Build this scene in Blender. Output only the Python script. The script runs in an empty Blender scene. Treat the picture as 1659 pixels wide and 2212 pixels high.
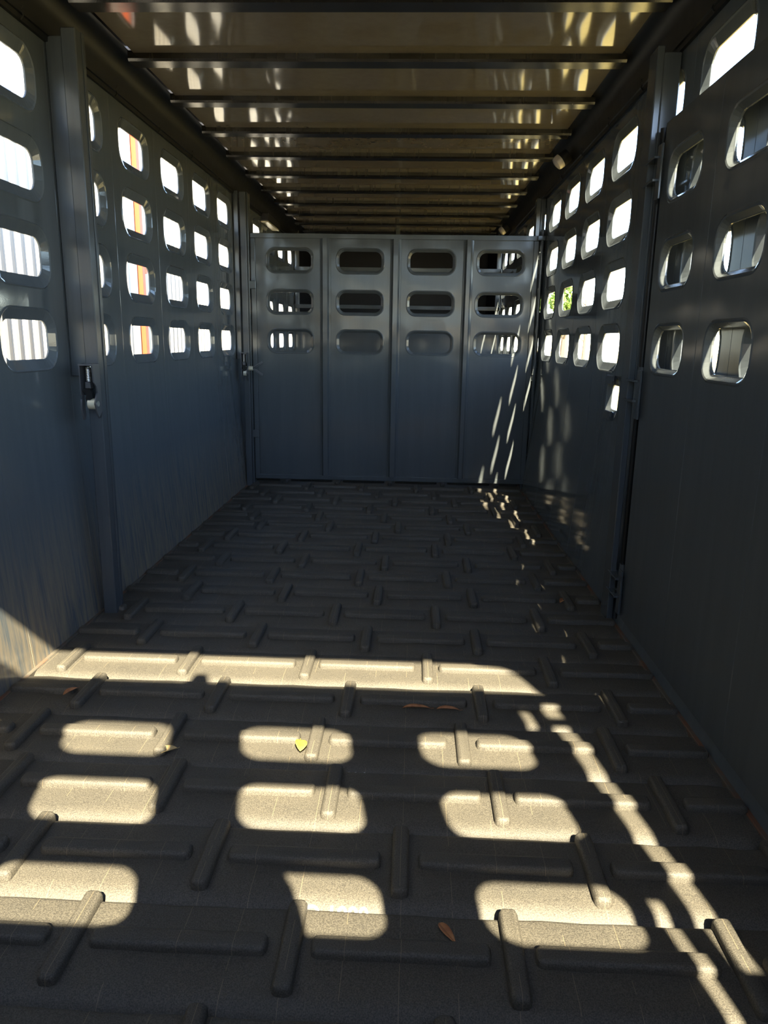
import bpy, bmesh, math, random
from mathutils import Vector, Matrix
random.seed(7)
SC = bpy.context.scene
COL = SC.collection

# ---------------------------------------------------------------- camera
CAM_Z = 1.08
cd = bpy.data.cameras.new('camera'); cam = bpy.data.objects.new('camera', cd); COL.objects.link(cam)
cd.sensor_fit = 'VERTICAL'; cd.sensor_height = 36.0; cd.lens = 1574.4 / 2212 * 36.0
cd.clip_start = 0.01; cd.clip_end = 500
RT = Vector((0.99903286, 0.04097702, 0.01594475))
UP = Vector((-0.02490213, 0.22841833, 0.97324455))
FW = Vector((-0.03623859, 0.97270034, -0.22921784))
cam.matrix_world = Matrix(((RT.x, UP.x, -FW.x, 0), (RT.y, UP.y, -FW.y, 0), (RT.z, UP.z, -FW.z, CAM_Z), (0, 0, 0, 1)))
SC.camera = cam

# ---------------------------------------------------------------- light
SUN_K, SUN_M = 0.20, 0.965
world = bpy.data.worlds.new('world'); SC.world = world; world.use_nodes = True
wn = world.node_tree.nodes; wl = world.node_tree.links
bgn = wn['Background']
sky = wn.new('ShaderNodeTexSky'); sky.sky_type = 'NISHITA'; sky.sun_disc = False
sky.sun_elevation = math.radians(43.4); sky.sun_rotation = math.atan2(0.2, -1.0)
sky.altitude = 200; sky.air_density = 0.9; sky.dust_density = 0.35; sky.ozone_density = 1.0
wl.new(sky.outputs['Color'], bgn.inputs['Color']); bgn.inputs['Strength'].default_value = 1.0
sd = bpy.data.lights.new('sun', 'SUN'); sun = bpy.data.objects.new('sun', sd); COL.objects.link(sun)
sd.energy = 26.0; sd.angle = math.radians(0.55); sd.color = (1.0, 0.89, 0.65)
sun.rotation_mode = 'QUATERNION'
sun.rotation_quaternion = Vector((-SUN_K, 1.0, -SUN_M)).to_track_quat('-Z', 'Y')
SC.view_settings.view_transform = 'Standard'; SC.view_settings.look = 'None'
SC.view_settings.gamma = 1.0; SC.view_settings.use_curve_mapping = False
SC.view_settings.exposure = 0.68
SC.cycles.max_bounces = 10; SC.cycles.diffuse_bounces = 6; SC.cycles.glossy_bounces = 6
SC.cycles.sample_clamp_indirect = 6.0

# ---------------------------------------------------------------- materials
def mat(name, col, rough=0.5, metal=0.0, coat=0.0, spec=0.5):
    m = bpy.data.materials.new(name); m.use_nodes = True
    b = m.node_tree.nodes['Principled BSDF']
    b.inputs['Base Color'].default_value = (*col, 1); b.inputs['Roughness'].default_value = rough
    b.inputs['Metallic'].default_value = metal; b.inputs['Coat Weight'].default_value = coat
    b.inputs['Coat Roughness'].default_value = 0.06
    b.inputs['Specular IOR Level'].default_value = spec
    return m
def nd(m, t, **kw):
    n = m.node_tree.nodes.new(t)
    for k, v in kw.items():
        if k in n.inputs: n.inputs[k].default_value = v
        else: setattr(n, k, v)
    return n
def lk(m, a, b): m.node_tree.links.new(a, b)
def bs(m): return m.node_tree.nodes['Principled BSDF']
def world_pos(m, scale=(1, 1, 1)):
    g = nd(m, 'ShaderNodeNewGeometry'); mp = nd(m, 'ShaderNodeMapping'); mp.inputs['Scale'].default_value = scale
    lk(m, g.outputs['Position'], mp.inputs['Vector']); return mp.outputs['Vector']
def noise(m, vec, scale, detail=2.0, rough=0.5):
    n = nd(m, 'ShaderNodeTexNoise', Scale=scale, Detail=detail, Roughness=rough); lk(m, vec, n.inputs['Vector']); return n.outputs['Fac']
def ramp(m, fac, stops):
    r = nd(m, 'ShaderNodeValToRGB'); el = r.color_ramp.elements
    while len(el) < len(stops): el.new(0.5)
    for e, (p, c) in zip(el, stops): e.position = p; e.color = (*c, 1) if len(c) == 3 else c
    lk(m, fac, r.inputs['Fac']); return r.outputs['Color']
def bump(m, fac, strength, dist, prev=None):
    b = nd(m, 'ShaderNodeBump', Strength=strength, Distance=dist); lk(m, fac, b.inputs['Height'])
    if prev is not None: lk(m, prev, b.inputs['Normal'])
    return b.outputs['Normal']

def paint(name, c0, c1, rough, warp=0.004, peel=0.00006, spec=0.5, warpscale=2.2):
    m = mat(name, c0, rough)
    p = world_pos(m); p2 = world_pos(m, (9, 9, 0.5))
    st = noise(m, p2, 3.0, 4.0, 0.6)
    lk(m, ramp(m, st, [(0.35, c0), (0.72, c1)]), bs(m).inputs['Base Color'])
    if warp > 0:
        n = bump(m, noise(m, p, warpscale, 1.0), 1.0, warp)
        n = bump(m, noise(m, p, 260.0, 1.0), 1.0, peel, n)
        lk(m, n, bs(m).inputs['Normal'])
    bs(m).inputs['Specular IOR Level'].default_value = spec
    rr = nd(m, 'ShaderNodeMapRange'); lk(m, st, rr.inputs['Value'])
    rr.inputs['To Min'].default_value = rough * 0.8; rr.inputs['To Max'].default_value = rough * 1.35
    lk(m, rr.outputs['Result'], bs(m).inputs['Roughness'])
    return m
M = {}
M['wall'] = paint('slate_gloss_paint', (0.094, 0.110, 0.120), (0.104, 0.120, 0.130), 0.075, spec=0.42, warp=0.0022, warpscale=2.6)
def add_dirt(m, top, col):
    link = bs(m).inputs['Base Color'].links[0].from_socket
    sxyz = nd(m, 'ShaderNodeSeparateXYZ'); lk(m, world_pos(m), sxyz.inputs['Vector'])
    mr = nd(m, 'ShaderNodeMapRange'); lk(m, sxyz.outputs['Z'], mr.inputs['Value']); mr.inputs['From Min'].default_value = 0.0; mr.inputs['From Max'].default_value = top
    mr.inputs['To Min'].default_value = 1.0; mr.inputs['To Max'].default_value = 0.0
    stn = ramp(m, noise(m, world_pos(m, (26, 26, 0.9)), 2.0, 5.0, 0.7), [(0.36, (0, 0, 0)), (0.60, (1, 1, 1))])
    mu_ = nd(m, 'ShaderNodeMath', operation='MULTIPLY'); lk(m, mr.outputs['Result'], mu_.inputs[0]); lk(m, stn, mu_.inputs[1])
    mx_ = nd(m, 'ShaderNodeMix', data_type='RGBA'); lk(m, mu_.outputs[0], mx_.inputs['Factor']); lk(m, link, mx_.inputs['A']); mx_.inputs['B'].default_value = (*col, 1)
    lk(m, mx_.outputs['Result'], bs(m).inputs['Base Color'])
M['wall_r'] = M['wall'].copy()
add_dirt(M['wall'], 0.55, (0.24, 0.20, 0.14))
M['gate'] = paint('slate_gate_paint', (0.078, 0.088, 0.093), (0.086, 0.097, 0.101), 0.13, spec=0.28, warp=0.006, warpscale=4.0)
M['roof'] = paint('taupe_gloss_paint', (0.165, 0.142, 0.108), (0.185, 0.160, 0.122), 0.065, spec=0.75, warp=0.0, peel=0.0)
M['rib'] = paint('rib_dark_reflection', (0.014, 0.013, 0.012), (0.022, 0.020, 0.017), 0.16, spec=0.6, warp=0.001)  # reflection of the dark floor put into the rib colour
M['rail'] = paint('dark_rail_paint', (0.008, 0.009, 0.010), (0.013, 0.013, 0.013), 0.32, spec=0.25, warp=0.002)
M['post'] = paint('post_paint', (0.060, 0.070, 0.078), (0.074, 0.084, 0.090), 0.2, warp=0.0008)
M['latch'] = mat('worn_dark_steel', (0.10, 0.105, 0.115), 0.4, 0.5)
M['zinc'] = mat('zinc_steel', (0.70, 0.70, 0.66), 0.28, 0.9)
M['black'] = mat('black_plastic', (0.012, 0.012, 0.013), 0.45)
M['lens'] = mat('frosted_lens', (0.55, 0.50, 0.46), 0.2)
M['bolt'] = mat('zinc_bolt', (0.62, 0.58, 0.44), 0.35, 0.2)
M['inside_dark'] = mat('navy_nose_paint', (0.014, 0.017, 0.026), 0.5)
M['dirt'] = mat('dusty_trim', (0.10, 0.085, 0.06), 0.8)
lk(M['dirt'], ramp(M['dirt'], noise(M['dirt'], world_pos(M['dirt']), 4.0, 4.0, 0.7), [(0.45, (0.085, 0.074, 0.055)), (0.66, (0.16, 0.055, 0.02))]), bs(M['dirt']).inputs['Base Color'])
M['print'] = mat('white_print', (0.85, 0.85, 0.85), 0.6)
M['orange'] = mat('orange_primer', (0.36, 0.055, 0.012), 0.6)
M['phone_blocker'] = mat('blocker_black', (0.01, 0.01, 0.01), 0.3)
M['base'] = mat('sub_floor', (0.012, 0.012, 0.012), 0.9)

m = M['rubber'] = mat('moulded_rubber', (0.05, 0.05, 0.047), 0.62)
p = world_pos(m)
big = noise(m, p, 5.0, 5.0, 0.65); fine = noise(m, p, 420.0, 2.0, 0.7)
mx = nd(m, 'ShaderNodeMix', data_type='RGBA', blend_type='MIX')
lk(m, big, mx.inputs['Factor'])
mx.inputs['A'].default_value = (0.050, 0.046, 0.039, 1); mx.inputs['B'].default_value = (0.096, 0.084, 0.064, 1)
sp = nd(m, 'ShaderNodeMix', data_type='RGBA', blend_type='MULTIPLY'); sp.inputs['Factor'].default_value = 1.0
lk(m, mx.outputs['Result'], sp.inputs['A']); lk(m, ramp(m, fine, [(0.38, (0.55, 0.55, 0.55)), (0.62, (1.3, 1.3, 1.25))]), sp.inputs['B'])
# thin dusty mould lines across every plank
g = nd(m, 'ShaderNodeNewGeometry'); sx = nd(m, 'ShaderNodeSeparateXYZ'); tc = nd(m, 'ShaderNodeTexCoord')
lk(m, tc.outputs['Object'], sx.inputs['Vector'])
md = nd(m, 'ShaderNodeMath', operation='MODULO'); a1 = nd(m, 'ShaderNodeMath', operation='ADD'); a1.inputs[1].default_value = 40.5
lk(m, sx.outputs['X'], a1.inputs[0]); lk(m, a1.outputs[0], md.inputs[0]); md.inputs[1].default_value = 0.10125
ls = nd(m, 'ShaderNodeMath', operation='LESS_THAN'); lk(m, md.outputs[0], ls.inputs[0]); ls.inputs[1].default_value = 0.0011
gt = nd(m, 'ShaderNodeMath', operation='GREATER_THAN'); lk(m, noise(m, p, 9.0, 2.0), gt.inputs[0]); gt.inputs[1].default_value = 0.47
mu = nd(m, 'ShaderNodeMath', operation='MULTIPLY'); lk(m, ls.outputs[0], mu.inputs[0]); lk(m, gt.outputs[0], mu.inputs[1])
ml = nd(m, 'ShaderNodeMix', data_type='RGBA'); lk(m, mu.outputs[0], ml.inputs['Factor'])
lk(m, sp.outputs['Result'], ml.inputs['A']); ml.inputs['B'].default_value = (0.17, 0.135, 0.085, 1)
lk(m, ml.outputs['Result'], bs(m).inputs['Base Color'])
nn = bump(m, noise(m, p, 300.0, 3.0, 0.7), 1.0, 0.0012)
lk(m, nn, bs(m).inputs['Normal'])

def leafmat(name, c0, c1):
    m = mat(name, c0, 0.6); lk(m, ramp(m, noise(m, world_pos(m), 60, 3), [(0.35, c0), (0.65, c1)]), bs(m).inputs['Base Color']); return m
M['leaf_brown'] = leafmat('brown_leaf', (0.24, 0.09, 0.035), (0.36, 0.16, 0.06))
M['leaf_yellow'] = leafmat('yellow_leaf', (0.75, 0.50, 0.04), (0.62, 0.38, 0.03))
M['leaf_tan'] = leafmat('tan_leaf', (0.42, 0.30, 0.12), (0.55, 0.40, 0.18))
M['foliage'] = leafmat('foliage', (0.10, 0.20, 0.03), (0.20, 0.28, 0.05))
M['bark'] = mat('bark', (0.12, 0.09, 0.06), 0.9)
m = M['ground'] = mat('dry_grass', (0.45, 0.34, 0.10), 0.95)
gp = world_pos(m)
lk(m, ramp(m, noise(m, gp, 3.0, 5.0, 0.7), [(0.3, (0.28, 0.22, 0.06)), (0.7, (0.42, 0.31, 0.09))]), bs(m).inputs['Base Color'])
m = M['concrete'] = mat('concrete', (0.5, 0.47, 0.40), 0.9)
lk(m, ramp(m, noise(m, world_pos(m), 4.0, 5.0, 0.7), [(0.3, (0.26, 0.24, 0.20)), (0.7, (0.34, 0.32, 0.27))]), bs(m).inputs['Base Color'])
M['building'] = mat('cream_cladding', (0.40, 0.365, 0.30), 0.55)

# ---------------------------------------------------------------- helpers
class MB:
    def __init__(s): s.v = []; s.f = []
    def add(s, vs, fs):
        o = len(s.v); s.v += [tuple(v) for v in vs]; s.f += [tuple(i + o for i in f) for f in fs]; return o
    def box(s, x0, x1, y0, y1, z0, z1, bev=0.0):
        if bev <= 0:
            s.add([(x, y, z) for x in (x0, x1) for y in (y0, y1) for z in (z0, z1)],
                  [(0, 1, 3, 2), (4, 6, 7, 5), (0, 4, 5, 1), (2, 3, 7, 6), (0, 2, 6, 4), (1, 5, 7, 3)]); return
        bm = bmesh.new(); bmesh.ops.create_cube(bm, size=1)
        for v in bm.verts: v.co = Vector(((x0 + x1) / 2 + v.co.x * (x1 - x0), (y0 + y1) / 2 + v.co.y * (y1 - y0), (z0 + z1) / 2 + v.co.z * (z1 - z0)))
        bmesh.ops.bevel(bm, geom=list(bm.edges), offset=bev, segments=1, profile=0.5, affect='EDGES')
        bm.verts.index_update(); s.add([v.co[:] for v in bm.verts], [[v.index for v in f.verts] for f in bm.faces]); bm.free()
    def tube(s, pts, r, n=10, cap=True):
        pts = [Vector(p) for p in pts]; rs = r if isinstance(r, (list, tuple)) else [r] * len(pts)
        ring0 = None; up = None; base = len(s.v)
        for i, p in enumerate(pts):
            d = (pts[min(i + 1, len(pts) - 1)] - pts[max(i - 1, 0)]).normalized()
            if up is None: up = Vector((0, 0, 1)) if abs(d.z) < 0.9 else Vector((1, 0, 0))
            a = d.cross(up).normalized(); b = d.cross(a).normalized(); up = -b if False else a.cross(d)
            for k in range(n):
                t = 2 * math.pi * k / n; s.v.append(tuple(p + (a * math.cos(t) + b * math.sin(t)) * rs[i]))
        for i in range(len(pts) - 1):
            for k in range(n):
                a0 = base + i * n + k; a1 = base + i * n + (k + 1) % n
                s.f.append((a0, a1, a1 + n, a0 + n))
        if cap:
            s.f.append(tuple(base + k for k in reversed(range(n)))); s.f.append(tuple(base + (len(pts) - 1) * n + k for k in range(n)))
    def prism(s, outline, axis, a0, a1):
        # outline in the plane perpendicular to axis (order x,y,z without axis)
        def P(q, a):
            q = list(q); q.insert(axis, a); return tuple(q)
        n = len(outline); o = s.add([P(q, a0) for q in outline] + [P(q, a1) for q in outline], [])
        s.f.append(tuple(o + k for k in range(n))); s.f.append(tuple(o + n + k for k in reversed(range(n))))
        for k in range(n): s.f.append((o + k, o + (k + 1) % n, o + n + (k + 1) % n, o + n + k))
    def strip(s, prof, axis, a0, a1):
        # open profile extruded along axis
        def P(q, a):
            q = list(q); q.insert(axis, a); return tuple(q)
        n = len(prof); o = s.add([P(q, a0) for q in prof] + [P(q, a1) for q in prof], [])
        for k in range(n - 1): s.f.append((o + k, o + k + 1, o + n + k + 1, o + n + k))
    def mesh(s, name, material, angle=35, recalc=True):
        me = bpy.data.meshes.new(name); me.from_pydata(s.v, [], s.f)
        if recalc:
            bm = bmesh.new(); bm.from_mesh(me); bmesh.ops.remove_doubles(bm, verts=bm.verts, dist=1e-6)
            bmesh.ops.recalc_face_normals(bm, faces=bm.faces); bm.to_mesh(me); bm.free()
        if material: me.materials.append(material)
        if angle:
            me.shade_smooth(); me.set_sharp_from_angle(angle=math.radians(angle))
        me.update(); return me
    def obj(s, name, material, parent=None, loc=None, angle=35, recalc=True):
        return put(name, s.mesh(name, material, angle, recalc), parent, loc)
def put(name, me, parent=None, loc=None):
    o = bpy.data.objects.new(name, me); COL.objects.link(o)
    if parent is not None: o.parent = parent
    if loc is not None: o.location = loc
    return o
def empty(name, loc=(0, 0, 0)):
    o = bpy.data.objects.new(name, None); COL.objects.link(o); o.location = loc; o.empty_display_size = 0.1; return o
def tag(o, label, cat=None, group=None, kind=None):
    o['label'] = label
    if cat: o['category'] = cat
    if group: o['group'] = group
    if kind: o['kind'] = kind
    return o
def rrect(uc, vc, w, h, r, k=7):
    out = []
    for cx, cy, a in ((uc + w / 2 - r, vc + h / 2 - r, 0), (uc - w / 2 + r, vc + h / 2 - r, 90), (uc - w / 2 + r, vc - h / 2 + r, 180), (uc + w / 2 - r, vc - h / 2 + r, 270)):
        for i in range(k):
            t = math.radians(a + 90 * i / (k - 1)); out.append((cx + r * math.cos(t), cy + r * math.sin(t)))
    return out
def outer_match(uc, vc, w, h, r, U0, U1, V0, V1, k=7):
    out = []; h2 = (k - 1) // 2
    def lerp(a, b, t): return a + (b - a) * t
    cs = [((U1, vc + h / 2 - r), (U1, V1), (uc + w / 2 - r, V1)), ((uc - w / 2 + r, V1), (U0, V1), (U0, vc + h / 2 - r)),
          ((U0, vc - h / 2 + r), (U0, V0), (uc - w / 2 + r, V0)), ((uc + w / 2 - r, V0), (U1, V0), (U1, vc - h / 2 + r))]
    for a, b, c in cs:
        for i in range(k):
            if i <= h2: t = i / h2; out.append((lerp(a[0], b[0], t), lerp(a[1], b[1], t)))
            else: t = (i - h2) / h2; out.append((lerp(b[0], c[0], t), lerp(b[1], c[1], t)))
    return out
def pierced(mb, P, u0, u1, cells, T, b, d, ch=0.0015, lip=0.003, backb=0.0):
    """sheet with pressed, rounded window openings; P(u,v,n), n>0 towards the room"""
    def face(pts): mb.add([P(*q) for q in pts], [tuple(range(len(pts)))])
    def ring(l0, l1):
        n = len(l0); o = mb.add([P(*q) for q in l0] + [P(*q) for q in l1], [])
        for k in range(n): mb.f.append((o + k, o + (k + 1) % n, o + n + (k + 1) % n, o + n + k))
    for v0, v1, hole in cells:
        a, c = u0 + ch, u1 - ch
        if hole is None:
            face([(a, v0, 0), (c, v0, 0), (c, v1, 0), (a, v1, 0)]); face([(u0, v0, -T), (u0, v1, -T), (u1, v1, -T), (u1, v0, -T)])
        else:
            uc, vc, w, h, r = hole
            def L(e, n): return [(x, y, n) for x, y in rrect(uc, vc, w + 2 * e, h + 2 * e, r + e)]
            e0 = b + 0.006
            om = [(x, y, 0) for x, y in outer_match(uc, vc, w + 2 * e0, h + 2 * e0, r + e0, a, c, v0, v1)]
            ring(om, L(e0, 0)); ring(L(e0, 0), L(b + 0.001, lip)); ring(L(b + 0.001, lip), L(b - 0.004, 0)); ring(L(b - 0.004, 0), L(0.002, -d * 0.9)); ring(L(0.002, -d * 0.9), L(0, -d))
            ring(L(0, -d), L(backb, -T))
            bm_ = [(x, y, -T) for x, y in outer_match(uc, vc, w + 2 * backb, h + 2 * backb, r + backb, u0, u1, v0, v1)]
            ring(L(backb, -T), bm_)
        for uu, ui in ((u0, a), (u1, c)):
            face([(ui, v0, 0), (ui, v1, 0), (uu, v1, -ch), (uu, v0, -ch)]); face([(uu, v0, -ch), (uu, v1, -ch), (uu, v1, -T), (uu, v0, -T)])
    va, vb = cells[0][0], cells[-1][1]
    for vv in (va, vb): face([(u0, vv, 0), (u1, vv, 0), (u1, vv, -T), (u0, vv, -T)])

# ---------------------------------------------------------------- the ground and the trailer shell
XL, XR = -1.285, 0.885          # side walls above the waist
XL0, XR0 = -1.235, 0.825        # side walls at the floor
Y0, Y1 = 0.05, 8.2
PITCH = 0.531
WT = 2.075                      # top of the side sheets
ROWS = (1.063, 1.338, 1.615, 1.895)

gm = MB(); gm.add([(-60, -60, -0.55), (120, -60, -0.55), (120, 160, -0.55), (-60, 160, -0.55)], [(0, 1, 2, 3)])
tag(gm.obj('ground', M['ground'], recalc=False), 'sunlit dry yellow grass outside the trailer', kind='structure')
cm = MB(); cm.box(-9, -1.0, -6, 22, -0.56, -0.53)
tag(cm.obj('yard_slab', M['concrete']), 'pale concrete slab between the trailer and the building', kind='structure')

def side_panel(side, slot=False, hole_w=0.295):
    mb = MB()
    def P(u, v, n):
        lean = max(0.0, 1 - v / 0.93) ** 1.5
        if side < 0: return (XL + (XL0 - XL) * lean + n, u, v)
        return (XR + (XR0 - XR) * lean - n, u, v)
    ws = [-0.03, 0.1, 0.22, 0.34, 0.46, 0.60, 0.76, 0.93]; cells = [(ws[i], ws[i + 1], None) for i in range(7)]
    if slot: cells = cells[:-1] + [(0.76, 0.93, (-0.16, 0.848, 0.125, 0.105, 0.02))]
    zz = [0.93] + [(ROWS[i] + ROWS[i + 1]) / 2 for i in range(3)] + [WT]
    for i in range(4): cells.append((zz[i], zz[i + 1], (0, ROWS[i], hole_w, 0.13, 0.042)))
    pierced(mb, P, -PITCH / 2, PITCH / 2, cells, 0.018, 0.036, 0.013)
    return mb.mesh('wall_panel', M['wall'], None)
wall_left = tag(empty('wall_left'), 'slate painted left side wall with four rows of pressed window openings', kind='structure')
pl = side_panel(-1)
LC = [2.455 + PITCH * 1.002 * i for i in range(-4, 11)]
for y in LC: put('wall_panel', pl, wall_left, (0, y, 0))
wall_right = tag(empty('wall_right'), 'slate painted right side wall with four rows of pressed window openings', kind='structure')
pr = side_panel(1, hole_w=0.31); prs = side_panel(1, True, 0.31)
for q in (pr, prs): q.materials.clear(); q.materials.append(M['wall_r'])
RC = [2.93 + PITCH * i for i in range(-5, 10)]
for i, y in enumerate(RC): put('wall_panel', prs if i == 6 else pr, wall_right, (0, y, 0))

# dusty angle iron at the foot of the walls
for nm, xa, xb in (('baseboard_left', XL0 - 0.012, XL0 + 0.012), ('baseboard_right', XR0 - 0.012, XR0 + 0.012)):
    b = MB(); b.box(xa, xb, Y0, Y1, -0.03, 0.004, 0.002)
    tag(b.obj(nm, M['dirt']), 'dusty steel angle along the foot of the %s wall' % nm.split('_')[1], kind='structure')

# top rails (coved channel with a lip)
for nm, s, xw in (('trim_1', 1, XL), ('trim_2', -1, XR)):
    b = MB()
    prof = [(0.0, 2.05), (0.012, 2.05), (0.014, 2.066), (0.020, 2.068), (0.022, 2.085), (0.026, 2.10), (0.028, 2.125), (0.036, 2.15), (0.052, 2.178), (0.07, 2.195), (0.088, 2.205), (0.098, 2.206), (0.098, 2.26), (-0.03, 2.26), (-0.03, 2.05)]
    prof = [(xw + s * x, z) for x, z in prof]
    b.prism([(x, z) for x, z in prof], 1, Y0, Y1)
    tag(b.obj(nm, M['rail'], angle=25), 'dark coved top rail along the %s wall' % ('left' if s > 0 else 'right'), kind='structure')
    # weld tacks and clips along the lip
    r = random.Random(3 if s > 0 else 4)

# ceiling
ceiling = tag(empty('ceiling'), 'taupe painted roof of flat sheets between crosswise ribs', kind='structure')
RX0, RX1 = -1.19, 0.812
ribm = MB()
ribm.prism([(0.0, 2.205), (0.0, 2.176), (0.006, 2.167), (0.080, 2.167), (0.088, 2.174), (0.092, 2.205)], 0, RX0, RX1)
# upturned flange at far side
ribm.box(RX0, RX1, 0.092, 0.106, 2.188, 2.205)
rib_me = ribm.mesh('roof_rib', M['rib'], 30)
rib_y = [2.765 - 0.063 + 0.5275 * i + (0.0 if i < 1 else 0.0) for i in range(-5, 11)]
rib_y = [y + 0.02 for y in rib_y]
prev = Y0
for y in rib_y + [Y1 - 0.07]:
    if y > Y0 + 0.03:
        b = MB(); ny = 12; nx = 60
        rr = random.Random(int(y * 100)); ph = [rr.uniform(0, 6.28) for _ in range(6)]
        def H(x, t):
            e = math.sin(math.pi * t) * math.sin(math.pi * min(1, max(0, (x + 1.16) / 1.95)))
            return e * (0.0010 * math.sin(3.1 * x + ph[0]) + 0.0012 * math.sin(8.7 * x + ph[1] + 3 * t) + 0.0007 * math.sin(17 * x + ph[2]) * math.sin(5 * t + ph[3]) + 0.0003 * math.sin(37 * x + ph[4]))
        ya, yb = prev, y + 0.002
        vs = [(-1.165 + 1.955 * i / nx, ya + (yb - ya) * j / ny, 2.196 + H(-1.165 + 1.955 * i / nx, j / ny)) for j in range(ny + 1) for i in range(nx + 1)]
        b.add(vs, [(j * (nx + 1) + i, j * (nx + 1) + i + 1, (j + 1) * (nx + 1) + i + 1, (j + 1) * (nx + 1) + i) for j in range(ny) for i in range(nx)])
        b.box(-1.2, 0.83, ya, yb, 2.22, 2.25)
        b.obj('ceiling_panel', M['roof'], ceiling, angle=25)
        put('roof_rib', rib_me, ceiling, (0, y, 0))
        prev = y + 0.090
# front wall with barred opening into the dark nose
wf = tag(empty('wall_front', (0, 8.0, 0)), 'front wall behind the far gate, solid below and barred above', kind='structure')
b = MB(); b.box(XL, XR, 0, 0.03, -0.03, 1.27); b.obj('lower_sheet', M['gate'], wf)
for z in (1.42, 1.80): b = MB(); b.box(XL, XR, -0.02, 0.02, z - 0.02, z + 0.02, 0.003); b.obj('cross_bar', M['gate'], wf)
for x in (XL + 0.03, XR - 0.03, -0.2): b = MB(); b.box(x - 0.022, x + 0.022, -0.015, 0.025, 1.27, 2.2, 0.003); b.obj('upright', M['gate'], wf)
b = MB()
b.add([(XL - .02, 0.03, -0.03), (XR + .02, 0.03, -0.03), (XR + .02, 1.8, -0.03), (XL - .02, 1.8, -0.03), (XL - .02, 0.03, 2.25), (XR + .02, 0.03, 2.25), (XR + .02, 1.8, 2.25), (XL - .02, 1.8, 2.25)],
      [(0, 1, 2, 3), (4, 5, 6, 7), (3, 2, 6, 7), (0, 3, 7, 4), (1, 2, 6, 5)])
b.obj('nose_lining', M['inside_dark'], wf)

# ---------------------------------------------------------------- floor planks
floor = tag(empty('floor'), 'black moulded rubber planks with raised bars laid crosswise', kind='structure')
b = MB(); b.box(XL, XR, -0.05, Y1, -0.08, -0.045); b.obj('sub_floor', M['base'], floor)
PP = 0.2352
def plank_mesh(seed):
    rr = random.Random(seed); mb = MB(); D = PP - 0.004
    prof = [(-0.002, -0.062), (-0.002, -0.046), (0.001, -0.034), (0.007, -0.023), (0.016, -0.013), (0.027, -0.0055), (0.038, -0.0015), (0.050, 0.0), (0.075, 0.001), (0.12, 0.0015), (0.17, 0.001), (D - 0.010, 0.001), (D - 0.003, -0.001), (D, -0.005), (D, -0.055)]
    nx = 26; xs = [XL0 + (XR0 - XL0) * i / nx for i in range(nx + 1)]
    w = [rr.gauss(0, 0.0012) for _ in xs]; w2 = [rr.gauss(0, 0.0010) for _ in xs]
    vs = []
    for i, x in enumerate(xs):
        for (y, z) in prof: vs.append((x, y + w[i] * (1 if y < 0.1 else -1), z + (w2[i] if -0.01 < z else 0)))
    n = len(prof)
    mb.add(vs, [(i * n + j, (i + 1) * n + j, (i + 1) * n + j + 1, i * n + j + 1) for i in range(nx) for j in range(n - 1)])
    return mb.mesh('plank', M['rubber'], 50)
def bar_mesh(w, l, h, name):
    # rounded-end moulded bar, w along x, l along y
    mb = MB(); r = min(w, l) / 2 * 0.62
    loops = [(0.0, -0.004), (0.0, h * 0.55), (0.0035, h * 0.9), (0.008, h)]
    n = None; base = None
    for e, z in loops:
        pts = rrect(0, 0, w - 2 * e, l - 2 * e, max(0.002, r - e), 4); n = len(pts)
        o = mb.add([(x, y, z) for x, y in pts], [])
        if base is not None:
            for k in range(n): mb.f.append((base + k, base + (k + 1) % n, o + (k + 1) % n, o + k))
        base = o
    mb.f.append(tuple(base + k for k in range(n)))
    return mb.mesh(name, M['rubber'], 50)
planks = [plank_mesh(s) for s in range(5)]
long_me = {}; short_me = bar_mesh(0.036, 0.205, 0.019, 'short_bar')
def long_bar(w):
    w = round(w, 3)
    if w not in long_me: long_me[w] = bar_mesh(w, 0.042, 0.019, 'long_bar')
    return long_me[w]
PHASE = {0: -0.33, 1: -0.200, 2: -0.005, 3: -0.176, 4: -0.248, 5: -0.179, 6: -0.336, 7: -0.153, 8: -0.295, 9: -0.133, 10: -0.230, 11: -0.121, 12: -0.273, 13: -0.195, 14: -0.072,
         15: -0.164, 16: -0.267, 17: -0.110, 18: -0.244, 19: 0.035, 20: -0.167, 21: -0.3, 22: -0.1, 23: -0.25}
PX = 0.4045
for r in range(-3, 31):
    yn = 0.966 + PP * (r - 1)             # near edge
    if yn + PP < 0.05: continue
    pk = put('plank', planks[r % 5], floor, (0, yn, 0))
    ph = PHASE.get(r, random.Random(r).uniform(-0.3, 0.1))
    k0 = math.floor((XL0 - ph) / PX); xs = [ph + PX * k for k in range(k0, k0 + 8)]
    for i, x in enumerate(xs):
        if XL0 + 0.02 < x < XR0 - 0.02:
            put('short_bar', short_me, pk, (x + 0.002, 0.137, 0))
        a, c = x + 0.040, x + PX - 0.040
        a = max(a, XL0 + 0.006); c = min(c, XR0 - 0.006)
        if c - a > 0.05: put('long_bar', long_bar(c - a), pk, ((a + c) / 2, 0.134, 0))

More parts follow.
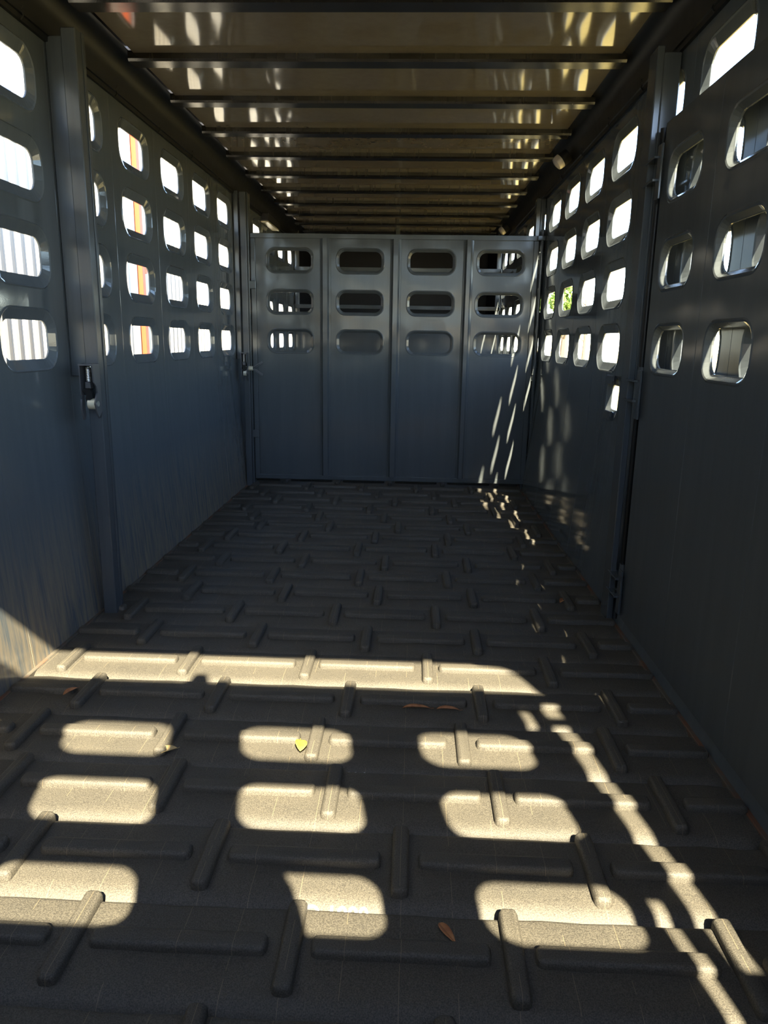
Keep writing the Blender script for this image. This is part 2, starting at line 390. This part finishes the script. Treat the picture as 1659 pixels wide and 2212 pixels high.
# ---------------------------------------------------------------- gates
def gate(name, label, X0, X1, zb, zt, colx, rows, w, h, channels, T=0.03, F=0.0, seams=()):
    """built with its rear face at y=0 looking to -y"""
    g = empty(name); tag(g, label, 'gate')
    bw = 0.034
    f = MB(); f.box(X0, X1, F, T + 0.006, zt - bw, zt, 0.003); f.obj('top_rail', M['gate'], g)
    f = MB(); f.box(X0, X1, F, T + 0.006, zb, zb + bw, 0.003); f.obj('bottom_rail', M['gate'], g)
    for xa in (X0, X1 - bw): f = MB(); f.box(xa, xa + bw, F, T + 0.006, zb + bw, zt - bw, 0.003); f.obj('side_rail', M['gate'], g)
    edges = [X0 + bw] + list(seams) + [X1 - bw]
    zlo, zhi = (zb, zt) if F else (zb + bw, zt - bw)
    if F: edges[0] = X0; edges[-1] = X1
    for i, xc in enumerate(colx):
        mb = MB(); zz = [zlo, rows[0] - h / 2 - 0.03] + [(rows[j] + rows[j + 1]) / 2 for j in range(len(rows) - 1)] + [zhi]
        cells = [(zz[0], zz[1], None)] + [(zz[j + 1], zz[j + 2], (xc, rows[j], w, h, 0.045)) for j in range(len(rows))]
        def P(u, v, n): return (u, 0.008 - n, v)
        pierced(mb, P, edges[i], edges[i + 1], cells, 0.022, 0.018, 0.016, ch=0.002, lip=0.002)
        mb.obj('gate_panel', M['gate'], g, angle=None)
    for x0, x1 in channels:
        c = MB(); c.prism([(x0, 0.010), (x0 + 0.003, 0.004), (x0 + 0.012, 0.002), (x0 + 0.024, -0.026), (x1 - 0.024, -0.026), (x1 - 0.012, 0.002), (x1 - 0.003, 0.004), (x1, 0.010)], 2, zb + bw, zt - bw)
        c.obj('channel', M['gate'], g)
    return g
def barrel(parent, x, y, z, h=0.14, r=0.017):
    b = MB(); b.tube([(x, y, z - h / 2), (x, y, z + h / 2)], r, 12)
    for dz in (-h * 0.5, -h * 0.18, h * 0.18, h * 0.5): b.tube([(x, y, z + dz - 0.004), (x, y, z + dz + 0.004)], r + 0.005, 12)
    return b.obj('hinge', M['post'], parent)
fg = gate('divider_gate', 'closed slate divider gate at the far end with three upright channels', -1.175, 0.845, 0.05, 1.80,
          (-0.897, -0.397, 0.105, 0.590), (1.064, 1.337, 1.619), 0.298, 0.132, ((-0.683, -0.604), (-0.186, -0.106), (0.325, 0.398)), seams=(-0.644, -0.146, 0.362))
fg.location = (0, 5.38, 0)
b = MB(); b.tube([(0.866, 0.0, 0.08), (0.866, 0.0, 1.84)], 0.013, 12); b.obj('hinge_rod', M['post'], fg)
b = MB(); b.box(0.83, 0.885, -0.02, 0.03, 1.768, 1.80, 0.004); b.obj('rod_bracket', M['gate'], fg)
for z in (1.62, 0.885, 0.20): barrel(fg, 0.866, 0.0, z)
for z in (1.45, 0.39):
    b = MB(); b.box(-1.210, -1.138, -0.014, -0.001, z - 0.028, z + 0.028, 0.004); b.obj('stop_tab', M['gate'], fg)
# forked handle with pin on the far gate
b = MB()
for sgn in (1, -1):
    b.prism([(-1.170, 0.868), (-1.150, 0.868 + sgn * 0.02), (-1.100, 0.868 + sgn * 0.052), (-1.094, 0.868 + sgn * 0.040), (-1.140, 0.868 + sgn * 0.008)], 1, -0.05, -0.044)
b.tube([(-1.17, -0.047, 0.868), (-1.115, -0.047, 0.868 + 0.035)], 0.006, 8)
b.obj('fork_handle', M['latch'], fg)
b = MB(); b.tube([(-1.240, -0.047, 0.868), (-1.165, -0.047, 0.868)], 0.016, 14); b.obj('latch_pin', M['bolt'], fg)

# folded gate against the right wall
rg = gate('divider_gate', 'open slate divider gate folded flat against the right wall in the foreground', 0.0, 2.03, 0.05, 1.80,
          (0.215, 0.685, 1.22, 1.74), (1.064, 1.337, 1.615), 0.27, 0.125, (), F=0.031, T=0.032, seams=(0.475, 0.965, 1.49))
rg.rotation_euler = (0, 0, -math.pi / 2)
# local x -> world -y, rear face (-y local) -> world -x
rg.location = (0.815, 2.70, 0)

# tail gate behind the viewer: its openings shape the sun patches
tg = empty('tail_gate', (0, -0.02, 0)); tag(tg, 'closed rear tail gate of the trailer behind the viewpoint', 'gate')
tcols = (-0.925, -0.430, 0.065, 0.555); te = (XL - 0.02, -0.68, -0.185, 0.31, 0.748); trows = (1.195, 1.482, 1.750)
for i, xc in enumerate(tcols):
    mb = MB(); zz = [-0.03, 1.05, 1.335, 1.61, 2.075]
    cells = [(zz[0], zz[1], None)] + [(zz[j + 1], zz[j + 2], (xc, trows[j], 0.295, 0.155, 0.05)) for j in range(3)]
    pierced(mb, lambda u, v, n: (u, n, v), te[i], te[i + 1], cells, 0.010, 0.006, 0.006, ch=0.001, lip=0.001)
    mb.obj('gate_panel', M['gate'], tg)
b = MB(); b.box(0.748, 0.776, -0.008, 0.0, 1.24, 1.87); b.box(0.748, 0.776, -0.008, 0.0, 1.96, 2.075); b.box(0.748, 0.776, -0.008, 0, -0.03, 0.90)
b.box(0.776, 0.822, -0.02, 0.0, -0.03, 2.075); b.box(0.822, 0.868, -0.008, 0.0, -0.03, 1.08); b.box(0.822, 0.868, -0.008, 0.0, 1.89, 1.93); b.box(0.822, 0.868, -0.008, 0, 2.0, 2.075)
b.box(0.868, 1.0, -0.02, 0.0, -0.03, 2.3); b.obj('hinge_jamb', M['gate'], tg)
b = MB(); b.prism([(-0.285, 2.07), (-0.20, 2.07), (-0.212, 2.135), (-0.250, 2.135)], 1, -0.02, 0.0); b.obj('top_catch', M['latch'], tg)
b = MB(); b.prism([(0.90, 2.05), (0.90, 2.30), (0.70, 2.30), (0.70, 2.262), (0.78, 2.245), (0.83, 2.20), (0.85, 2.12)], 1, -0.02, 0.0); b.obj('corner_gusset', M['gate'], tg)
b = MB(); b.prism([(-0.10, 1.05), (0.070, 1.05), (0.066, 1.16), (0.056, 1.22), (0.044, 1.27), (0.0, 1.37), (-0.10, 1.37)], 1, -0.075, -0.062)  # unseen handset-like slab, outline shaped to shade part of one sun patch
tag(b.obj('phone_blocker', M['phone_blocker']), 'unseen dark slab behind the viewpoint, added to cut off one sun patch', 'phone_blocker')

# ---------------------------------------------------------------- posts
def latch(parent, x0, x1, yf, zc):
    """spring latch box on the front (-y) face of a post; x0..x1 its width, yf the post face, zc the roller height"""
    xm = (x0 + x1) / 2
    b = MB()
    b.box(x0, x0 + 0.004, yf - 0.06, yf, zc + 0.03, zc + 0.142)
    b.box(x0 - 0.001, x1 + 0.003, yf - 0.062, yf, zc + 0.138, zc + 0.145, 0.001)
    pts = [(yf, zc - 0.03), (yf - 0.030, zc - 0.052), (yf - 0.045, zc - 0.03), (yf - 0.058, zc + 0.002), (yf - 0.045, zc + 0.026), (yf - 0.030, zc + 0.04), (yf - 0.035, zc + 0.062), (yf - 0.055, zc + 0.078), (yf - 0.060, zc + 0.142), (yf, zc + 0.142)]
    b.prism(pts, 0, x1 - 0.001, x1 + 0.004)
    # lower hook of the left cheek
    b.prism([(yf - 0.04, zc + 0.03), (yf - 0.062, zc + 0.018), (yf - 0.066, zc - 0.02), (yf - 0.050, zc - 0.058), (yf - 0.036, zc - 0.052), (yf - 0.04, zc - 0.01)], 0, x0 - 0.001, x0 + 0.006)
    o = b.obj('latch_box', M['latch'], parent)
    s = MB(); turns = 11; pts = []
    for i in range(turns * 12 + 1):
        t = i / 12 * 2 * math.pi; pts.append((xm + 0.0085 * math.cos(t), yf - 0.034 + 0.0085 * math.sin(t), zc + 0.134 - 0.052 * i / (turns * 12)))
    s.tube(pts, 0.0017, 5); s.obj('spring', M['zinc'], o)
    k = MB(); k.box(xm - 0.010, xm + 0.010, yf - 0.048, yf - 0.02, zc + 0.056, zc + 0.080, 0.002); k.obj('spring_block', M['latch'], o)
    j = MB(); j.prism([(xm - 0.024, zc + 0.052), (xm + 0.004, zc + 0.055), (xm + 0.014, zc + 0.040), (xm + 0.016, zc + 0.022), (xm + 0.004, zc + 0.012), (xm - 0.006, zc + 0.002), (xm - 0.012, zc + 0.020), (xm - 0.006, zc + 0.034)], 1, yf - 0.050, yf - 0.028)
    j.obj('jaw', M['rail'], o)
    r = MB(); r.tube([(xm - 0.004, yf - 0.036, zc), (x1 - 0.001, yf - 0.036, zc)], 0.020, 18); r.obj('roller', M['bolt'], o)
    r = MB(); r.tube([(x1 + 0.003, yf - 0.034, zc), (x1 + 0.006, yf - 0.034, zc)], 0.010, 16); r.obj('roller_pin', M['zinc'], o)
    return o
p1 = tag(empty('latch_post', (0, 0, 0)), 'square latch post on the left wall in the foreground with a spring latch', 'post')
b = MB(); b.box(-1.214, -1.164, 2.70, 2.755, -0.01, 2.085, 0.003); b.obj('inner_tube', M['post'], p1)
b = MB(); b.box(-1.283, -1.214, 2.73, 2.80, 0.93, 2.07, 0.003); b.obj('back_tube', M['post'], p1)
b = MB(); b.box(-1.164, -1.160, 2.745, 2.765, 0.0, 2.085, 0.001); b.box(-1.214, -1.164, 2.755, 2.765, 0.0, 2.085); b.obj('stop_angle', M['post'], p1)
latch(p1, -1.214, -1.166, 2.70, 0.835)
p2 = tag(empty('latch_post', (0, 0, 0)), 'square latch post on the left wall beside the far gate', 'post')
b = MB(); b.box(-1.232, -1.190, 5.33, 5.375, 0.0, 2.06, 0.003); b.obj('inner_tube', M['post'], p2)
b = MB(); b.box(-1.283, -1.245, 5.345, 5.41, 0.93, 2.07, 0.003); b.obj('back_tube', M['post'], p2)
b = MB(); b.box(-1.190, -1.180, 5.36, 5.43, -0.01, 2.06, 0.002); b.obj('stop_angle', M['post'], p2)
latch(p2, -1.238, -1.200, 5.33, 0.835)
# hinge posts
h1 = tag(empty('hinge_post', (0, 0, 0)), 'tall hinge post on the right wall between the folded gate and the windows', 'post')
b = MB(); b.box(0.798, 0.822, 2.79, 2.885, -0.005, 2.065, 0.003); b.box(0.822, 0.880, 2.79, 2.885, 0.95, 2.045, 0.003); b.obj('tube', M['post'], h1)
b = MB(); b.tube([(0.834, 2.760, 0.02), (0.834, 2.760, 1.80)], 0.012, 12); b.obj('hinge_rod', M['rail'], h1)
for z in (1.66, 0.915, 0.165):
    b = MB(); b.tube([(0.834, 2.745, z - 0.085), (0.834, 2.745, z + 0.085)], 0.017, 14)
    for dz in (-0.036, 0.036): b.box(0.792, 0.862, 2.700, 2.815, z + dz - 0.004, z + dz + 0.004, 0.001)
    b.box(0.806, 0.814, 2.672, 2.715, z - 0.10, z + 0.075, 0.002)
    b.obj('hinge', M['post'], h1)
h2 = tag(empty('hinge_post', (0, 0, 0)), 'hinge post on the right wall beside the far gate', 'post')
b = MB(); b.box(0.850, 0.882, 5.425, 5.50, 0.5, 2.05, 0.003); b.box(0.82, 0.850, 5.425, 5.50, -0.005, 2.05, 0.003); b.obj('tube', M['post'], h2)

# keepers above and below the slot in the right wall
k = tag(empty('slot_keeper', (0, 0, 0)), 'pair of small bent steel keepers around the slot in the right wall', 'bracket')
for z, z2 in ((0.905, 0.945), (0.752, 0.790)):
    b = MB(); b.box(0.866, 0.880, 3.245, 3.375, z, z2, 0.003); b.tube([(0.868, 3.245, z + 0.006), (0.862, 3.235, z + 0.02), (0.868, 3.245, z2)], 0.006, 8)
    b.obj('keeper_plate', M['post'], k)

# ---------------------------------------------------------------- lamps on the rails
def puck(loc, label):
    t = tag(empty('ceiling_lamp', loc), label, 'lamp', 'round lamps on the right rail')
    b = MB(); b.tube([(0.038, 0, 0.030), (0.0, 0, 0.0)], [0.036, 0.040], 24); b.obj('lamp_body', M['black'], t)
    b = MB(); b.tube([(0.0, 0, 0.0), (-0.014, 0, -0.012), (-0.024, 0, -0.021), (-0.028, 0, -0.025)], [0.039, 0.038, 0.034, 0.018], 24); b.obj('lens', M['lens'], t)
    b = MB(); b.tube([(0.02, 0.03, 0.02), (0.03, 0.055, 0.04), (0.055, 0.05, 0.035), (0.07, 0.03, 0.02)], 0.003, 6); b.obj('cable', M['black'], t)
puck((0.800, 4.50, 2.085), 'nearer round lamp with a clear lens on the right rail')
puck((0.800, 7.25, 2.10), 'farther small round lamp on the right rail above the far gate')
t = tag(empty('strip_lamp', (-1.245, 6.55, 2.03)), 'long slim strip lamp high on the left wall beyond the far gate', 'lamp')
b = MB(); b.box(-0.045, 0.03, -0.26, 0.26, -0.012, 0.045, 0.004); b.obj('lamp_body', M['black'], t)
b = MB(); b.box(-0.040, 0.025, -0.25, 0.25, -0.024, -0.012, 0.003); b.obj('lens', M['bolt'], t)

# ---------------------------------------------------------------- clips and weld beads under the rails
def tacks(name, x, sgn, label, ys):
    t = tag(empty(name, (0, 0, 0)), label, 'clips')
    for y in ys:
        b = MB(); b.tube([(x, y, 2.05), (x + sgn * 0.008, y + 0.004, 2.062), (x + sgn * 0.003, y - 0.003, 2.075), (x + sgn * 0.010, y, 2.09)], 0.003, 6)
        b.obj('clip', M['rail'], t)
tacks('rail_clips', XL + 0.014, 1, 'row of tiny dark wire clips along the left top rail', [2.2, 2.55, 3.3, 3.83, 4.36, 4.9, 5.6])
tacks('rail_clips', XR - 0.014, -1, 'row of tiny dark wire clips along the right top rail', [2.5, 3.2, 3.7, 4.25, 4.8, 5.6])

# ---------------------------------------------------------------- leaves
def leaf(loc, rz, L, W, material, label, curl=0.35, tilt=0.2, cat='leaf'):
    mb = MB(); n = 12
    vs = []
    for i in range(n + 1):
        t = i / n; w = W * math.sin(math.pi * t ** 0.8) ** 0.8 / 2 if 0 < t < 1 else 0.0004
        z = curl * L * (math.sin(math.pi * t) * 0.25 + 0.04 * math.sin(9 * t))
        for sx_ in (-1, -0.5, 0, 0.5, 1): vs.append(((t - 0.5) * L, sx_ * w, z + abs(sx_) * w * 0.6))
    mb.add(vs, [(i * 5 + j, i * 5 + j + 1, (i + 1) * 5 + j + 1, (i + 1) * 5 + j) for i in range(n) for j in range(4)])
    o = mb.obj('fallen_leaf', material, None, loc, 60); o.rotation_euler = (tilt, 0, rz)
    so = o.modifiers.new('thickness', 'SOLIDIFY'); so.thickness = 0.0006
    tag(o, label, cat, 'fallen leaves on the floor'); 
    st = MB(); st.tube([(L * 0.5, 0, 0.0), (L * 0.62, 0.001, 0.001)], 0.0007, 5); st.obj('stem', material, o)
    return o
leaf((-1.030, 2.015, 0.014), 1.1, 0.055, 0.016, M['leaf_brown'], 'small orange-brown curled leaf by the left wall')
leaf((0.033, 2.000, 0.006), 0.02, 0.085, 0.014, M['leaf_brown'], 'long narrow brown leaf, left of the close pair of leaves')
leaf((0.128, 1.998, 0.006), -0.05, 0.070, 0.014, M['leaf_brown'], 'narrow brown leaf, right of the close pair of leaves')
leaf((-0.281, 1.760, 0.012), 1.7, 0.055, 0.032, M['leaf_yellow'], 'bright yellow leaf in the middle sun patch of the farthest row', 0.3)
leaf((-0.628, 1.722, 0.006), 0.6, 0.048, 0.022, M['leaf_tan'], 'pale tan leaf at the corner of the left sun patch')
leaf((0.088, 1.150, 0.004), -1.0, 0.055, 0.016, M['leaf_brown'], 'brown leaf lying nearest the viewer on the planks', 0.2)
leaf((0.658, 2.975, 0.006), 0.9, 0.045, 0.022, M['leaf_brown'], 'crumpled reddish leaf by the right wall near the hinge post', 0.6)

# ---------------------------------------------------------------- white print on the plank edges
def text_on(loc, s, size, rot, parent):
    cu = bpy.data.curves.new('printed_text', 'FONT'); cu.body = s; cu.size = size; cu.extrude = 0.0003; cu.offset = 0.0008
    o = bpy.data.objects.new('printed_text', cu); COL.objects.link(o); o.rotation_euler = rot; o.location = loc
    bpy.context.view_layer.update()
    me = bpy.data.meshes.new_from_object(o.evaluated_get(bpy.context.evaluated_depsgraph_get())); bpy.data.objects.remove(o)
    me.materials.clear(); me.materials.append(M['print'])
    q = put('printed_text', me, parent, loc); q.rotation_euler = rot; return q
pks = {round((o.location.y - 0.966) / PP) + 1: o for o in floor.children if o.name.startswith('plank')}
text_on((-0.222, -0.004, -0.029), 'CO 1000', 0.042, (math.radians(48), 0, 0), pks[2])
text_on((-0.205, -0.004, -0.029), 'V A M A', 0.032, (math.radians(48), 0, 0), pks[4])

# ---------------------------------------------------------------- outside, left: cream clad building
bl = tag(empty('building', (-3.0, 0.62, -0.53)), 'cream corrugated metal building beside the left wall', 'building')
pw = 0.9
mb = MB(); prof = []
for i in range(6):
    o = i * 0.15
    prof += [(o, 0.0), (o + 0.045, 0.0), (o + 0.058, 0.030), (o + 0.100, 0.030), (o + 0.113, 0.0)]
prof.append((0.9, 0.0))
mb.strip([(d, y) for y, d in prof], 2, 0, 5.2)
cl = mb.mesh('cladding_sheet', M['building'], 20)
for i in range(-5, 30):
    if i == 8: continue
    put('cladding_sheet', cl, bl, (0, i * pw, 0))
b = MB(); b.box(-1.6, -0.02, 8 * pw - 0.1, 9 * pw + 0.1, 0, 5.2); b.obj('dark_doorway', M['base'], bl)
b = MB(); b.box(-0.01, 0.05, 7.51, 7.59, 0, 5.2, 0.003); b.box(-0.01, 0.05, 7.60, 7.66, 2.28, 2.34); b.obj('orange_post', M['orange'], bl)
b = MB(); b.strip([(0.015, 7.66), (0.015, 8.12)], 2, 0, 5.2); b.strip([(0.01, 7.1), (0.01, 7.46)], 2, 0, 5.2); b.obj('jamb_trim', M['building'], bl)

# ---------------------------------------------------------------- outside, right: trees far off
def tree(loc, h, cr, n, label, seed):
    t = tag(empty('tree', loc), label, 'tree', 'trees beyond the right wall')
    b = MB(); b.tube([(0, 0, 0), (0.05, 0, h * 0.35), (-0.05, 0.1, h * 0.8)], [0.16, 0.12, 0.05], 8)
    r = random.Random(seed)
    for k_ in range(7):
        a = r.uniform(0, 6.28); z0 = h * r.uniform(0.35, 0.6)
        b.tube([(0, 0, z0), (math.cos(a) * cr * 0.6, math.sin(a) * cr * 0.6, z0 + cr * 0.6)], [0.05, 0.015], 6)
    b.obj('trunk', M['bark'], t)
    b = MB()
    for _ in range(n):
        while True:
            v = Vector((r.uniform(-1, 1), r.uniform(-1, 1), r.uniform(-1, 1)))
            if v.length < 1: break
        c = Vector((v.x * cr, v.y * cr, h * 0.62 + v.z * cr * 0.9)); a = Vector((r.gauss(0, 1), r.gauss(0, 1), r.gauss(0, 1))).normalized()
        d = a.cross(Vector((r.gauss(0, 1), r.gauss(0, 1), r.gauss(0, 1)))).normalized(); s_ = 0.11
        b.add([c - a * s_, c + d * s_ * 0.5, c + a * s_, c - d * s_ * 0.5], [(0, 1, 2, 3)])
    b.obj('foliage', M['foliage'], t, angle=None, recalc=False)['kind'] = 'stuff'
tree((5.1, 26.0, -0.55), 4.9, 0.55, 900, 'round green tree seen through the third row of right wall windows', 1)
tree((7.3, 46.0, -0.55), 6.6, 0.75, 1000, 'farther green tree seen through the right wall windows near the far gate', 2)

t = tag(empty('tree', (6.6, 29.5, -0.55)), 'bare branched tree seen just right of the round green tree', 'tree', 'trees beyond the right wall')
b = MB(); b.tube([(0, 0, 0), (0.03, 0, 1.8), (-0.05, 0, 3.4)], [0.09, 0.06, 0.02], 8)
r_ = random.Random(9)
for k_ in range(12):
    z0 = 1.7 + 0.12 * k_; a = r_.uniform(0, 6.28); l_ = r_.uniform(0.3, 0.6)
    b.tube([(0, 0, z0), (math.cos(a) * l_ * 0.6, math.sin(a) * l_ * 0.6, z0 + l_ * 0.5), (math.cos(a) * l_, math.sin(a) * l_, z0 + l_)], [0.03, 0.02, 0.008], 5)
b.obj('trunk', M['bark'], t)
